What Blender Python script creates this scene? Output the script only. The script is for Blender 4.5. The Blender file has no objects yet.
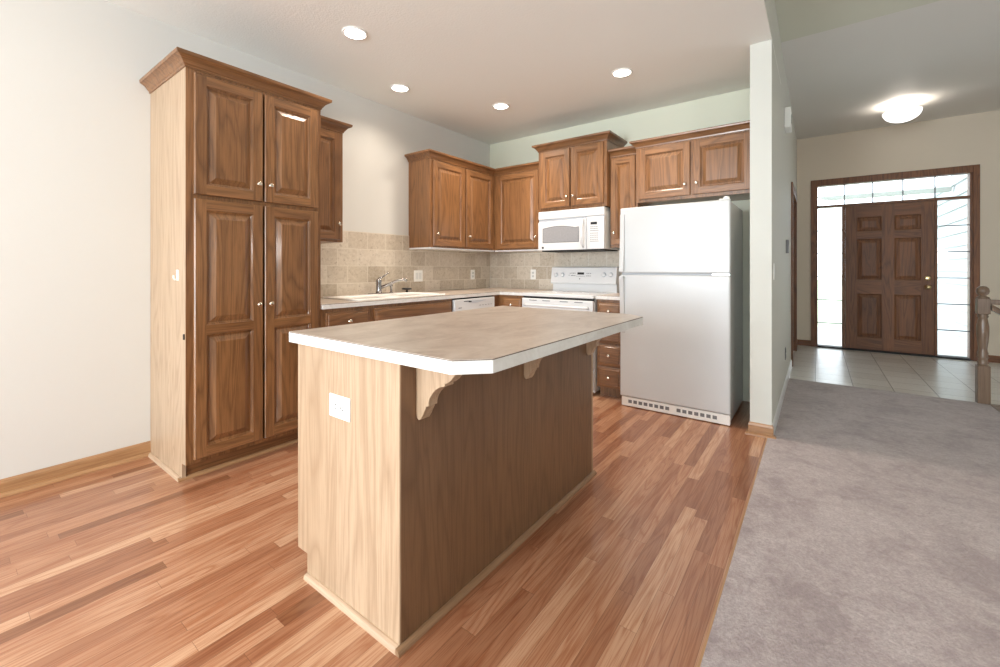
import bpy, bmesh, math, random
from mathutils import Vector, Matrix
PI = math.pi
sc = bpy.context.scene
COL = sc.collection

# ------------------------------------------------------------------ camera
FPX, TH, CAMH, HY = 426.7, 0.640, 1.156, 267.8
cam_d = bpy.data.cameras.new('camera')
cam = bpy.data.objects.new('camera', cam_d); COL.objects.link(cam)
cam.location = (0, 0, CAMH)
cam.rotation_euler = (PI/2, 0, TH)
cam_d.sensor_width = 36.0; cam_d.sensor_fit = 'HORIZONTAL'
cam_d.lens = FPX * 36.0 / 1000.0
cam_d.shift_y = -(333.5 - HY) / 1000.0
cam_d.clip_start = 0.05; cam_d.clip_end = 200
sc.camera = cam

# ------------------------------------------------------------------ exposure, sky, window daylight
sc.view_settings.view_transform = 'Standard'
sc.view_settings.look = 'None'
sc.view_settings.exposure = 0.66
sc.view_settings.gamma = 1.0
sc.view_settings.use_curve_mapping = False
sc.cycles.use_denoising = True
sc.cycles.max_bounces = 10
sc.cycles.diffuse_bounces = 6
sc.cycles.glossy_bounces = 4
sc.cycles.transparent_max_bounces = 8
sc.cycles.sample_clamp_indirect = 6.0
sc.cycles.caustics_reflective = False
sc.cycles.caustics_refractive = False

world = bpy.data.worlds.new('overcast_sky'); sc.world = world
world.use_nodes = True
bg = world.node_tree.nodes['Background']
bg.inputs['Color'].default_value = (0.86, 0.93, 1.0, 1)
bg.inputs['Strength'].default_value = 3.0

def area(name, loc, rot, sx, sy, power, col):
    d = bpy.data.lights.new(name, 'AREA'); d.shape = 'RECTANGLE'
    d.size = sx; d.size_y = sy; d.energy = power; d.color = col
    o = bpy.data.objects.new(name, d); COL.objects.link(o)
    o.location = loc; o.rotation_euler = rot
    return o
SY = -4.4      # south wall (behind the camera), with a patio door and a window
area('patio_daylight', (-2.15, SY-0.14, 1.06), (PI/2, 0, 0), 1.9, 2.0, 165, (0.80, 0.90, 1.0))
area('living_window_daylight', (0.6, SY-0.14, 1.45), (PI/2, 0, 0), 2.2, 1.4, 75, (0.84, 0.92, 1.0))
def lamp(name, loc, power, radius, col):
    d = bpy.data.lights.new(name, 'POINT'); d.energy = power; d.shadow_soft_size = radius; d.color = col
    o = bpy.data.objects.new(name, d); COL.objects.link(o); o.location = loc
    return o
lamp('dining_side_fill', (-1.3, -1.9, 1.75), 105, 0.22, (1.0, 0.985, 0.965))     # added fill light behind the camera, no fixture stands there
lamp('living_side_fill', (2.7, -1.2, 1.5), 70, 0.2, (1.0, 0.985, 0.965))  # second added fill light, out of view on the living side, no fixture

# ------------------------------------------------------------------ materials
def srgb(r, g, b):
    f = lambda c: (c/255/12.92) if c/255 <= 0.04045 else ((c/255+0.055)/1.055)**2.4
    return (f(r), f(g), f(b), 1)
class N:
    def __init__(s, name):
        s.m = bpy.data.materials.new(name); s.m.use_nodes = True
        s.t = s.m.node_tree; s.b = s.t.nodes['Principled BSDF']
    def n(s, t, **k):
        x = s.t.nodes.new(t)
        for a, v in k.items(): setattr(x, a, v)
        return x
    def l(s, a, b): s.t.links.new(a, b)
    def set(s, x, i, v):
        if hasattr(v, 'is_linked') or isinstance(v, bpy.types.NodeSocket): s.l(v, x.inputs[i])
        else: x.inputs[i].default_value = v
    def math(s, op, a, b=0.0, c=None):
        x = s.n('ShaderNodeMath', operation=op)
        s.set(x, 0, a); s.set(x, 1, b)
        if c is not None: s.set(x, 2, c)
        return x.outputs[0]
    def coord(s): return s.n('ShaderNodeTexCoord').outputs['Object']
    def mapping(s, v, scale=(1,1,1), loc=(0,0,0), rot=(0,0,0)):
        x = s.n('ShaderNodeMapping'); s.l(v, x.inputs['Vector'])
        x.inputs['Scale'].default_value = scale; x.inputs['Location'].default_value = loc
        x.inputs['Rotation'].default_value = rot
        return x.outputs[0]
    def noise(s, v, scale, detail=3, rough=0.5, dist=0.0, dims='3D'):
        x = s.n('ShaderNodeTexNoise'); x.noise_dimensions = dims
        s.l(v, x.inputs['Vector']); x.inputs['Scale'].default_value = scale
        x.inputs['Detail'].default_value = detail; x.inputs['Roughness'].default_value = rough
        x.inputs['Distortion'].default_value = dist
        return x.outputs['Fac']
    def ramp(s, f, stops):
        x = s.n('ShaderNodeValToRGB'); s.l(f, x.inputs['Fac'])
        e = x.color_ramp.elements
        while len(e) < len(stops): e.new(0.5)
        for i, (p, c) in enumerate(stops):
            e[i].position = p; e[i].color = c if len(c) == 4 else (*c, 1)
        return x.outputs['Color']
    def mix(s, f, a, b, mode='MIX'):
        x = s.n('ShaderNodeMix', data_type='RGBA', blend_type=mode)
        s.set(x, 0, f); s.set(x, 6, a); s.set(x, 7, b)
        return x.outputs[2]
    def bump(s, h, strength, dist):
        x = s.n('ShaderNodeBump'); s.l(h, x.inputs['Height'])
        x.inputs['Strength'].default_value = strength; x.inputs['Distance'].default_value = dist
        s.l(x.outputs[0], s.b.inputs['Normal']); return x
    def done(s, base, rough=0.5, metal=0.0, spec=None):
        s.set(s.b, 'Base Color', base); s.set(s.b, 'Roughness', rough); s.set(s.b, 'Metallic', metal)
        if spec is not None: s.b.inputs['Specular IOR Level'].default_value = spec
        return s.m
def plain(name, col, rough=0.5, metal=0.0, spec=None, var=0.04, scale=6):
    m = N(name)
    f = m.noise(m.coord(), scale, 3)
    lo = tuple(c*(1-var) for c in col[:3]) + (1,); hi = tuple(min(1, c*(1+var)) for c in col[:3]) + (1,)
    return m.done(m.ramp(f, [(0.3, lo), (0.7, hi)]), rough, metal, spec)
def wall_paint(name, col, bump=0.12):
    m = N(name); c = m.coord()
    f = m.noise(c, 1.5, 2)
    lo = tuple(x*0.985 for x in col[:3]) + (1,)
    m.bump(m.noise(c, 70, 3, 0.6), bump, 0.003)
    return m.done(m.ramp(f, [(0.3, lo), (0.7, col)]), 0.6, 0, 0.3)
def oak(name, dark, mid, light, axis='z', rough=0.32, figure=0.5, pore=0.55, coat=0.0):
    """oak with cathedral figure and fine pores running along the axis"""
    m = N(name); c = m.coord()
    info = m.n('ShaderNodeObjectInfo').outputs['Random']
    off = m.n('ShaderNodeCombineXYZ')
    m.l(m.math('MULTIPLY', info, 13.0), off.inputs[0]); m.l(m.math('MULTIPLY', info, 7.3), off.inputs[1]); m.l(m.math('MULTIPLY', info, 4.1), off.inputs[2])
    add = m.n('ShaderNodeVectorMath', operation='ADD'); m.l(c, add.inputs[0]); m.l(off.outputs[0], add.inputs[1])
    v = add.outputs[0]
    S = {'z': (1, 1, 0.09), 'y': (1, 0.09, 1), 'x': (0.09, 1, 1)}[axis]
    S2 = {'z': (1, 1, 0.022), 'y': (1, 0.022, 1), 'x': (0.022, 1, 1)}[axis]
    broad = m.noise(m.mapping(v, S), 7.0, 2, 0.5, 0.6)
    rings = m.math('MULTIPLY', broad, 11.0)
    rings = m.math('FRACT', rings)
    rings = m.math('ABSOLUTE', m.math('SUBTRACT', m.math('MULTIPLY', rings, 2.0), 1.0))
    fine = m.noise(m.mapping(v, S2), 190, 3, 0.7)
    base = m.ramp(m.noise(m.mapping(v, S), 3.0, 3, 0.5), [(0.3, mid), (0.7, light)])
    rf = m.math('MULTIPLY', m.math('POWER', rings, 2.2), figure)
    col = m.mix(rf, base, dark)
    pf = m.ramp(fine, [(0.36, (1, 1, 1)), (0.52, (0, 0, 0))])
    col = m.mix(m.math('MULTIPLY', pf, pore), col, dark)
    m.bump(fine, 0.08, 0.001)
    if coat: m.b.inputs['Coat Weight'].default_value = coat; m.b.inputs['Coat Roughness'].default_value = 0.12
    return m.done(col, rough)
C_D, C_M, C_L = srgb(72, 46, 26), srgb(126, 87, 54), srgb(148, 105, 67)
M = {}
for a in 'xyz':
    M['oak_'+a] = oak('stained_oak_'+a, C_D, C_M, C_L, a, 0.34, 0.5, 0.5, 0.25)
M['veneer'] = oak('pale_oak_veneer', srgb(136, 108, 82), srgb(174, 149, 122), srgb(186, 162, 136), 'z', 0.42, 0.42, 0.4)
M['veneer_back'] = oak('darker_oak_veneer', srgb(84, 60, 42), srgb(118, 88, 64), srgb(130, 99, 73), 'z', 0.38, 0.4, 0.4)  # darker tone of the end panel veneer, for the island's long side
M['shoe_x'] = oak('pale_oak_shoe_x', srgb(146, 118, 92), srgb(180, 154, 128), srgb(190, 165, 140), 'x', 0.4, 0.2, 0.3)
M['shoe_y'] = oak('pale_oak_shoe_y', srgb(146, 118, 92), srgb(180, 154, 128), srgb(190, 165, 140), 'y', 0.4, 0.2, 0.3)
M['shoe_back'] = oak('darker_oak_shoe', srgb(112, 84, 60), srgb(146, 114, 86), srgb(158, 126, 96), 'y', 0.4, 0.2, 0.3)  # darker tone of the pale shoe, along the island's long side
M['base_y'] = oak('oak_baseboard_y', srgb(120, 86, 56), srgb(168, 128, 90), srgb(184, 144, 104), 'y', 0.35, 0.3, 0.4)
M['base_x'] = oak('oak_baseboard_x', srgb(120, 86, 56), srgb(160, 120, 86), srgb(178, 138, 100), 'x', 0.35, 0.3, 0.4)
D_D, D_M, D_L = srgb(62, 36, 18), srgb(112, 68, 36), srgb(130, 82, 46)
M['door_z'] = oak('entry_oak_z', D_D, D_M, D_L, 'z', 0.5, 0.6, 0.5)
M['door_x'] = oak('entry_oak_x', D_D, D_M, D_L, 'x', 0.5, 0.6, 0.5)
M['newel'] = oak('newel_oak', srgb(78, 60, 46), srgb(112, 90, 72), srgb(124, 102, 84), 'z', 0.3, 0.3, 0.4)
M['wall'] = wall_paint('wall_paint', srgb(210, 210, 206))
M['wall_sage'] = wall_paint('sage_wall_paint', srgb(221, 223, 205))
M['wall_entry'] = wall_paint('entry_wall_paint', srgb(206, 194, 176))
M['wall_warm'] = wall_paint('hall_wall_paint', srgb(208, 209, 202))
M['ceil'] = wall_paint('ceiling_paint', srgb(238, 239, 234), 0.5)
M['ceil_entry'] = wall_paint('entry_ceiling_paint', srgb(225, 222, 216), 0.5)
M['ceil_sage'] = wall_paint('sage_ceiling_paint', srgb(212, 212, 196), 0.3)
M['white'] = plain('white_enamel', srgb(212, 213, 214), 0.22, 0, 0.5, 0.01)
M['fridge'] = plain('white_textured_enamel', srgb(202, 204, 205), 0.25, 0, 0.5, 0.01)
M['plastic'] = plain('white_plastic', srgb(240, 240, 236), 0.4, 0, 0.4, 0.01)
M['offwhite'] = plain('off_white_plastic', srgb(220, 222, 220), 0.45, 0, 0.4, 0.02)
M['porcelain'] = plain('white_porcelain', srgb(246, 246, 242), 0.12, 0, 0.6, 0.01)
M['grey_print'] = plain('grey_print', srgb(100, 102, 106), 0.5)
M['grey_light'] = plain('light_grey_line', srgb(186, 190, 196), 0.5)
M['black'] = plain('black_plastic', srgb(18, 18, 20), 0.35)
M['dark'] = plain('dark_gap', srgb(30, 27, 25), 0.7)
M['kraft'] = plain('laminate_core_line', srgb(84, 68, 56), 0.6)
M['mesh_glass'] = plain('grey_oven_screen', srgb(146, 146, 148), 0.22, 0, 0.5, 0.05, 60)
M['chrome'] = plain('chrome', srgb(168, 166, 166), 0.14, 1.0, None, 0.01)
M['nickel'] = plain('satin_nickel', srgb(222, 212, 196), 0.2, 1.0, None, 0.02)
M['brass'] = plain('polished_brass', srgb(228, 205, 160), 0.18, 1.0, None, 0.02)
M['caming'] = plain('dark_caming', srgb(92, 94, 98), 0.4, 0.4)
M['grey_box'] = plain('grey_thermostat', srgb(118, 118, 120), 0.5)
M['trim_white'] = plain('white_trim', srgb(226, 228, 230), 0.3, 0, 0.5, 0.01)
M['siding'] = plain('white_siding', srgb(176, 181, 184), 0.6)
M['soffit'] = plain('porch_beam_paint', srgb(150, 156, 150), 0.6)
M['concrete'] = plain('porch_concrete', srgb(200, 200, 196), 0.8)
M['grass'] = plain('lawn', srgb(196, 206, 178), 0.9, 0, 0.2, 0.3, 3)

def emit(name, col, st):
    m = bpy.data.materials.new(name); m.use_nodes = True
    b = m.node_tree.nodes['Principled BSDF']
    b.inputs['Base Color'].default_value = (0.9, 0.9, 0.9, 1)
    b.inputs['Emission Color'].default_value = col; b.inputs['Emission Strength'].default_value = st
    return m
M['can_glow'] = emit('lit_downlight', (1, 0.93, 0.84, 1), 9)
M['bowl_glow'] = emit('lit_glass_bowl', (1, 0.96, 0.92, 1), 1.3)

def mat_glass():
    m = bpy.data.materials.new('clear_pane'); m.use_nodes = True; t = m.node_tree
    t.nodes.remove(t.nodes['Principled BSDF'])
    tr = t.nodes.new('ShaderNodeBsdfTransparent'); gl = t.nodes.new('ShaderNodeBsdfGlossy'); mx = t.nodes.new('ShaderNodeMixShader')
    fr = t.nodes.new('ShaderNodeFresnel'); fr.inputs['IOR'].default_value = 1.45
    gl.inputs['Roughness'].default_value = 0.02; tr.inputs['Color'].default_value = (0.97, 0.985, 0.98, 1)
    t.links.new(fr.outputs[0], mx.inputs[0]); t.links.new(tr.outputs[0], mx.inputs[1]); t.links.new(gl.outputs[0], mx.inputs[2])
    t.links.new(mx.outputs[0], t.nodes['Material Output'].inputs[0])
    return m
M['glass'] = mat_glass()

def mat_floor():
    m = N('oak_strip_floor'); g = m.n('ShaderNodeNewGeometry').outputs['Position']
    sp = m.n('ShaderNodeSeparateXYZ'); m.l(g, sp.inputs[0])
    x, y = sp.outputs[0], sp.outputs[1]
    W = 0.0575
    xs = m.math('DIVIDE', x, W); row = m.math('FLOOR', xs); fx = m.math('FRACT', xs)
    def wn(v, k):
        w = m.n('ShaderNodeTexWhiteNoise', noise_dimensions='1D'); m.l(m.math('ADD', v, k), w.inputs['W']); return w.outputs['Value']
    L = m.math('ADD', m.math('MULTIPLY', wn(row, 3.3), 0.5), 0.55)
    ys = m.math('ADD', m.math('DIVIDE', y, L), m.math('MULTIPLY', wn(row, 9.7), 17.0))
    pid = m.math('FLOOR', ys); fy = m.math('FRACT', ys)
    cid = m.math('ADD', m.math('MULTIPLY', row, 37.17), m.math('MULTIPLY', pid, 5.31))
    r1 = wn(cid, 0.0); r2 = wn(cid, 51.0)
    base = m.ramp(r1, [(0.0, srgb(134, 90, 62)), (0.10, srgb(150, 102, 74)), (0.45, srgb(170, 122, 92)), (0.75, srgb(184, 140, 110)), (1.0, srgb(200, 162, 132))])
    cv = m.n('ShaderNodeCombineXYZ')
    m.l(m.math('ADD', x, m.math('MULTIPLY', r2, 31.0)), cv.inputs[0]); m.l(m.math('MULTIPLY', y, 0.075), cv.inputs[1]); m.l(m.math('MULTIPLY', r1, 19.0), cv.inputs[2])
    broad = m.noise(cv.outputs[0], 14, 2, 0.5, 0.5)
    rings = m.math('ABSOLUTE', m.math('SUBTRACT', m.math('MULTIPLY', m.math('FRACT', m.math('MULTIPLY', broad, 9.0)), 2.0), 1.0))
    c2 = m.n('ShaderNodeCombineXYZ')
    m.l(m.math('ADD', x, m.math('MULTIPLY', r2, 31.0)), c2.inputs[0]); m.l(m.math('MULTIPLY', y, 0.02), c2.inputs[1]); m.l(m.math('MULTIPLY', r1, 19.0), c2.inputs[2])
    fine = m.noise(c2.outputs[0], 330, 2, 0.6)
    dark = m.mix(1.0, base, srgb(206, 166, 136), 'MULTIPLY')
    col = m.mix(m.math('MULTIPLY', m.math('POWER', rings, 2.4), 0.68), base, dark)
    pf = m.ramp(fine, [(0.38, (1, 1, 1)), (0.52, (0, 0, 0))])
    col = m.mix(m.math('MULTIPLY', pf, 0.5), col, dark)
    ex = m.math('MINIMUM', fx, m.math('SUBTRACT', 1.0, fx)); ey = m.math('MULTIPLY', m.math('MINIMUM', fy, m.math('SUBTRACT', 1.0, fy)), m.math('DIVIDE', L, W))
    seam = m.math('LESS_THAN', m.math('MINIMUM', ex, ey), 0.014)
    col = m.mix(m.math('MULTIPLY', seam, 0.5), col, srgb(84, 48, 26))
    m.b.inputs['Coat Weight'].default_value = 0.35; m.b.inputs['Coat Roughness'].default_value = 0.12
    return m.done(col, 0.32, 0, 0.5)
M['floor'] = mat_floor()

def mat_carpet():
    m = N('mauve_grey_carpet'); g = m.n('ShaderNodeNewGeometry').outputs['Position']
    big = m.noise(g, 3.2, 5, 0.65, 0.8); med = m.noise(g, 24, 4, 0.65, 0.6); fine = m.noise(g, 110, 3, 0.75)
    f = m.math('ADD', m.math('MULTIPLY', big, 0.6), m.math('MULTIPLY', med, 0.4))
    col = m.ramp(f, [(0.38, srgb(152, 138, 139)), (0.5, srgb(176, 163, 163)), (0.62, srgb(190, 179, 179))])
    col = m.mix(m.math('MULTIPLY', m.ramp(fine, [(0.4, (1, 1, 1)), (0.6, (0, 0, 0))]), 0.45), col, srgb(132, 120, 119))
    h = m.math('ADD', m.math('MULTIPLY', fine, 0.6), m.math('MULTIPLY', med, 0.8))
    m.bump(h, 0.6, 0.012)
    m.b.inputs['Sheen Weight'].default_value = 0.3
    return m.done(col, 0.95, 0, 0.1)
M['carpet'] = mat_carpet()

def mat_tile(name, cols, grout, tw, th, off, plane, rough, bevel=0.0035, rotphase=(0, 0)):
    m = N(name); g = m.n('ShaderNodeNewGeometry').outputs['Position']
    sp = m.n('ShaderNodeSeparateXYZ'); m.l(g, sp.inputs[0])
    cv = m.n('ShaderNodeCombineXYZ')
    m.l(m.math('ADD', sp.outputs[plane[0]], rotphase[0]), cv.inputs[0]); m.l(m.math('ADD', sp.outputs[plane[1]], rotphase[1]), cv.inputs[1])
    b = m.n('ShaderNodeTexBrick'); b.offset = off; b.squash = 1.0
    m.l(cv.outputs[0], b.inputs['Vector']); b.inputs['Scale'].default_value = 1.0
    b.inputs['Brick Width'].default_value = tw; b.inputs['Row Height'].default_value = th
    b.inputs['Mortar Size'].default_value = bevel; b.inputs['Mortar Smooth'].default_value = 0.1
    b.inputs['Color1'].default_value = (0, 0, 0, 1); b.inputs['Color2'].default_value = (1, 1, 1, 1); b.inputs['Bias'].default_value = 0
    f1 = m.noise(g, 22, 6, 0.7, 1.2)
    tone = m.math('ADD', m.math('MULTIPLY', b.outputs['Color'], 0.35), m.math('MULTIPLY', f1, 0.8))
    col = m.ramp(tone, [(0.25, cols[0]), (0.55, cols[1]), (0.85, cols[2])])
    spots = m.ramp(m.noise(g, 42, 3, 0.6, 0.6), [(0.30, (1, 1, 1)), (0.42, (0, 0, 0))])
    col = m.mix(m.math('MULTIPLY', spots, 0.55), col, cols[3])
    col = m.mix(b.outputs['Fac'], col, grout)
    inv = m.math('SUBTRACT', 1.0, b.outputs['Fac'])
    m.bump(inv, 0.35, 0.003)
    return m.done(col, rough)
TC = (srgb(166, 152, 134), srgb(194, 182, 165), srgb(214, 204, 190), srgb(136, 120, 100))
M['tile_left'] = mat_tile('tumbled_tile_left', TC, srgb(214, 206, 192), 0.205, 0.152, 0.5, (1, 2), 0.5, 0.003, (0.05, 0.043))
M['tile_back'] = mat_tile('tumbled_tile_back', TC, srgb(214, 208, 196), 0.205, 0.152, 0.5, (0, 2), 0.5, 0.003, (0.02, 0.043))
TF = (srgb(204, 200, 193), srgb(220, 217, 211), srgb(230, 228, 223), srgb(196, 188, 178))
M['tile_floor'] = mat_tile('entry_floor_tile', TF, srgb(120, 110, 100), 0.2975, 0.2975, 0.0, (0, 1), 0.3, 0.003, (0.02, 0.1))

def mat_laminate(name, a, b, c, rough):
    m = N(name); g = m.coord()
    f = m.noise(m.mapping(g, (1, 0.55, 1)), 7, 5, 0.6, 1.2)
    f2 = m.noise(g, 60, 2, 0.6)
    col = m.ramp(m.math('ADD', m.math('MULTIPLY', f, 0.8), m.math('MULTIPLY', f2, 0.2)), [(0.36, a), (0.5, b), (0.64, c)])
    return m.done(col, rough)
M['lam_top'] = mat_laminate('stone_laminate_top', srgb(164, 150, 138), srgb(182, 169, 157), srgb(194, 183, 172), 0.3)
M['lam_edge'] = mat_laminate('stone_laminate_edge', srgb(206, 204, 200), srgb(218, 217, 214), srgb(228, 228, 226), 0.35)

# ------------------------------------------------------------------ geometry helpers
class MB:
    def __init__(s): s.bm = bmesh.new(); s.mi = 0
    def face(s, vs, mi=None):
        try: f = s.bm.faces.new(vs)
        except ValueError: return None
        f.material_index = s.mi if mi is None else mi
        return f
    def box(s, x0, x1, y0, y1, z0, z1, bev=0.0, mi=None):
        x0, x1 = min(x0, x1), max(x0, x1); y0, y1 = min(y0, y1), max(y0, y1); z0, z1 = min(z0, z1), max(z0, z1)
        v = [s.bm.verts.new(p) for p in ((x0,y0,z0),(x1,y0,z0),(x1,y1,z0),(x0,y1,z0),(x0,y0,z1),(x1,y0,z1),(x1,y1,z1),(x0,y1,z1))]
        fs = [s.face([v[i] for i in q], mi) for q in ((0,3,2,1),(4,5,6,7),(0,1,5,4),(1,2,6,5),(2,3,7,6),(3,0,4,7))]
        if bev:
            es = list({e for f in fs for e in f.edges})
            r = bmesh.ops.bevel(s.bm, geom=es, offset=bev, segments=2, affect='EDGES', profile=0.5)
            if mi is not None:
                for f in r['faces']: f.material_index = mi
        return s
    def prism(s, pts, axis, a, b, mi=None):
        """extrude a 2D outline along axis from a to b; pts are in the other two axes in order"""
        def P(p, t):
            return {'x': (t, p[0], p[1]), 'y': (p[0], t, p[1]), 'z': (p[0], p[1], t)}[axis]
        A = [s.bm.verts.new(P(p, a)) for p in pts]; B = [s.bm.verts.new(P(p, b)) for p in pts]
        s.face(A[::-1], mi); s.face(B, mi)
        n = len(pts)
        for i in range(n): s.face([A[i], A[(i+1) % n], B[(i+1) % n], B[i]], mi)
        return s
    def lathe(s, prof, org, axis=(0, 0, 1), seg=20, smooth=True, mi=None):
        """prof: (radius, distance along axis)"""
        ax = Vector(axis).normalized(); q = Vector((0, 0, 1)).rotation_difference(ax); org = Vector(org)
        rings = []
        for r, h in prof:
            if r < 1e-6: rings.append([s.bm.verts.new(org + q @ Vector((0, 0, h)))])
            else: rings.append([s.bm.verts.new(org + q @ Vector((r*math.cos(2*PI*k/seg), r*math.sin(2*PI*k/seg), h))) for k in range(seg)])
        for a, b in zip(rings, rings[1:]):
            for k in range(seg):
                k2 = (k+1) % seg
                if len(a) == 1 and len(b) == 1: continue
                if len(a) == 1: f = s.face([a[0], b[k2], b[k]], mi)
                elif len(b) == 1: f = s.face([a[k], a[k2], b[0]], mi)
                else: f = s.face([a[k], a[k2], b[k2], b[k]], mi)
                if f and smooth: f.smooth = True
        if len(rings[0]) > 1: s.face(rings[0][::-1], mi)
        if len(rings[-1]) > 1: s.face(rings[-1], mi)
        return s
    def tube(s, pts, r, seg=12, mi=None):
        pts = [Vector(p) for p in pts]; rr = r if isinstance(r, (list, tuple)) else [r]*len(pts)
        rings = []; up = None
        for i, p in enumerate(pts):
            d = (pts[min(i+1, len(pts)-1)] - pts[max(i-1, 0)]).normalized()
            if up is None:
                up = d.orthogonal().normalized()
            up = (up - d*up.dot(d)).normalized(); w = d.cross(up)
            rings.append([s.bm.verts.new(p + (up*math.cos(2*PI*k/seg) + w*math.sin(2*PI*k/seg))*rr[i]) for k in range(seg)])
        for a, b in zip(rings, rings[1:]):
            for k in range(seg):
                f = s.face([a[k], a[(k+1) % seg], b[(k+1) % seg], b[k]], mi)
                if f: f.smooth = True
        s.face(rings[0][::-1], mi); s.face(rings[-1], mi)
        return s
    def sweep(s, path, prof, z, mi=None):
        """sweep a moulding profile (out, up) along an XY path; out is to the RIGHT of travel, corners mitred"""
        n = len(path); P = [Vector(p) for p in path]; rings = []
        for i in range(n):
            ns = []
            if i > 0: d = (P[i]-P[i-1]).normalized(); ns.append(Vector((d.y, -d.x)))
            if i < n-1: d = (P[i+1]-P[i]).normalized(); ns.append(Vector((d.y, -d.x)))
            if len(ns) == 2:
                b = (ns[0]+ns[1]).normalized(); o = b / max(0.2, b.dot(ns[0]))
            else: o = ns[0]
            rings.append([s.bm.verts.new((P[i].x+o.x*u, P[i].y+o.y*u, z+v)) for u, v in prof])
        m = len(prof)
        for a, b in zip(rings, rings[1:]):
            for k in range(m): s.face([a[k], a[(k+1) % m], b[(k+1) % m], b[k]], mi)
        s.face(rings[0], mi); s.face(rings[-1][::-1], mi)
        return s
    def build(s, name, mats, parent=None, loc=None, bevel=0.0):
        bm = s.bm
        bmesh.ops.recalc_face_normals(bm, faces=bm.faces[:])
        if loc is None:
            if parent is not None: loc = wloc(parent)
            else:
                xs = [v.co for v in bm.verts]
                loc = Vector(((min(c.x for c in xs)+max(c.x for c in xs))/2, (min(c.y for c in xs)+max(c.y for c in xs))/2, min(c.z for c in xs)))
        loc = Vector(loc)
        bmesh.ops.translate(bm, verts=bm.verts[:], vec=-loc)
        me = bpy.data.meshes.new(name); bm.to_mesh(me); bm.free()
        o = bpy.data.objects.new(name, me); COL.objects.link(o)
        for mm in (mats if isinstance(mats, (list, tuple)) else [mats]): me.materials.append(M[mm] if isinstance(mm, str) else mm)
        if parent is not None: o.parent = parent; o.location = loc - wloc(parent)
        else: o.location = loc
        if bevel:
            b = o.modifiers.new('bevel', 'BEVEL'); b.width = bevel; b.segments = 2; b.limit_method = 'ANGLE'; b.angle_limit = math.radians(40)
        return o
def wloc(o):
    v = Vector(o.location)
    while o.parent is not None: o = o.parent; v = v + Vector(o.location)
    return v
def thing(name, label, cat, loc, group=None):
    o = bpy.data.objects.new(name, None); COL.objects.link(o); o.location = loc
    o.empty_display_size = 0.1
    o['label'] = label; o['category'] = cat
    if group: o['group'] = group
    return o
def tag(o, label, cat, group=None):
    o['label'] = label; o['category'] = cat
    if group: o['group'] = group
    return o
def struct(o, label=None):
    o['kind'] = 'structure'
    if label: o['label'] = label
    return o
def copy_tree(o, parent=None):
    c = o.copy(); COL.objects.link(c)
    if parent is not None: c.parent = parent
    for ch in list(o.children): copy_tree(ch, c)
    return c

# faces of cabinetry: map (u, v, n) to the world; v is always up
class Face:
    def __init__(s, kind, plane): s.k = kind; s.p = plane
    def __call__(s, u, v, n):
        if s.k == '+x': return (s.p + n, u, v)
        if s.k == '-y': return (u, s.p - n, v)
        if s.k == '+x_hall': return (s.p + n, u, v)
    def normal(s): return (1, 0, 0) if s.k.startswith('+x') else (0, -1, 0)
    def grain(s): return 'y' if s.k.startswith('+x') else 'x'
RAISED = [(0.0, 0.0), (0.002, -0.006), (0.009, -0.009), (0.012, -0.0135), (0.017, -0.0135), (0.044, -0.001), (0.0465, 0.0)]
def panel_front(mb, F, u0, v0, u1, v1, cells=None, fw=0.052, T=0.02, raised=RAISED):
    """a raised panel door or drawer front: cells are fractional sub-rectangles holding one raised field each"""
    bm = mb.bm
    def ring(a0, b0, a1, b1, n): return [bm.verts.new(F(u, v, n)) for u, v in ((a0, b0), (a1, b0), (a1, b1), (a0, b1))]
    def join(A, B, mi=0):
        for k in range(4): mb.face([A[k], A[(k+1) % 4], B[(k+1) % 4], B[k]], mi)
    e = 0.004
    A = ring(u0, v0, u1, v1, 0.0); B = ring(u0, v0, u1, v1, T-0.005); C = ring(u0+e, v0+e, u1-e, v1-e, T)
    mb.face(A, 0); join(A, B); join(B, C)
    U0, V0, U1, V1 = u0+e, v0+e, u1-e, v1-e
    cells = cells or [(U0, V0, U1, V1, fw, fw, fw, fw)]
    for (a0, b0, a1, b1, l, bt, r, tp) in cells:
        p0, q0, p1, q1 = a0+l, b0+bt, a1-r, b1-tp
        def quad(x0, y0, x1, y1, mi): mb.face(ring(x0, y0, x1, y1, T), mi)
        quad(a0, b0, p0, b1, 0); quad(p1, b0, a1, b1, 0)
        quad(p0, b0, p1, q0, 1); quad(p0, q1, p1, b1, 1)
        prev = ring(p0, q0, p1, q1, T)
        for (i, d) in raised[1:]:
            nx = ring(p0+i, q0+i, p1-i, q1-i, T+d)
            join(prev, nx); prev = nx
        mb.face(prev, 0)
    bmesh.ops.remove_doubles(bm, verts=bm.verts[:], dist=1e-5)
def drawer_front(mb, F, u0, v0, u1, v1, T=0.02):
    bm = mb.bm
    def ring(i, n): return [bm.verts.new(F(u, v, n)) for u, v in ((u0+i, v0+i), (u1-i, v0+i), (u1-i, v1-i), (u0+i, v1-i))]
    prev = ring(0, 0); mb.face(prev, 0)
    for i, n in ((0, T-0.009), (0.004, T-0.006), (0.016, T-0.005), (0.02, T-0.001), (0.023, T)):
        nx = ring(i, n)
        for k in range(4): mb.face([prev[k], prev[(k+1) % 4], nx[(k+1) % 4], nx[k]], 0)
        prev = nx
    mb.face(prev, 0)
def knob(F, u, v, n, parent, mat='nickel', R=0.0145):
    mb = MB()
    mb.lathe([(R*0.62, 0), (R*0.62, 0.002), (R*0.36, 0.005), (R*0.36, 0.012), (R*0.85, 0.016), (R, 0.020), (R*0.92, 0.024), (R*0.55, 0.027), (0, 0.028)], F(u, v, n), F.normal(), 16)
    o = mb.build('knob', mat, parent); o['label'] = 'satin nickel knob'
    return o
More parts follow.
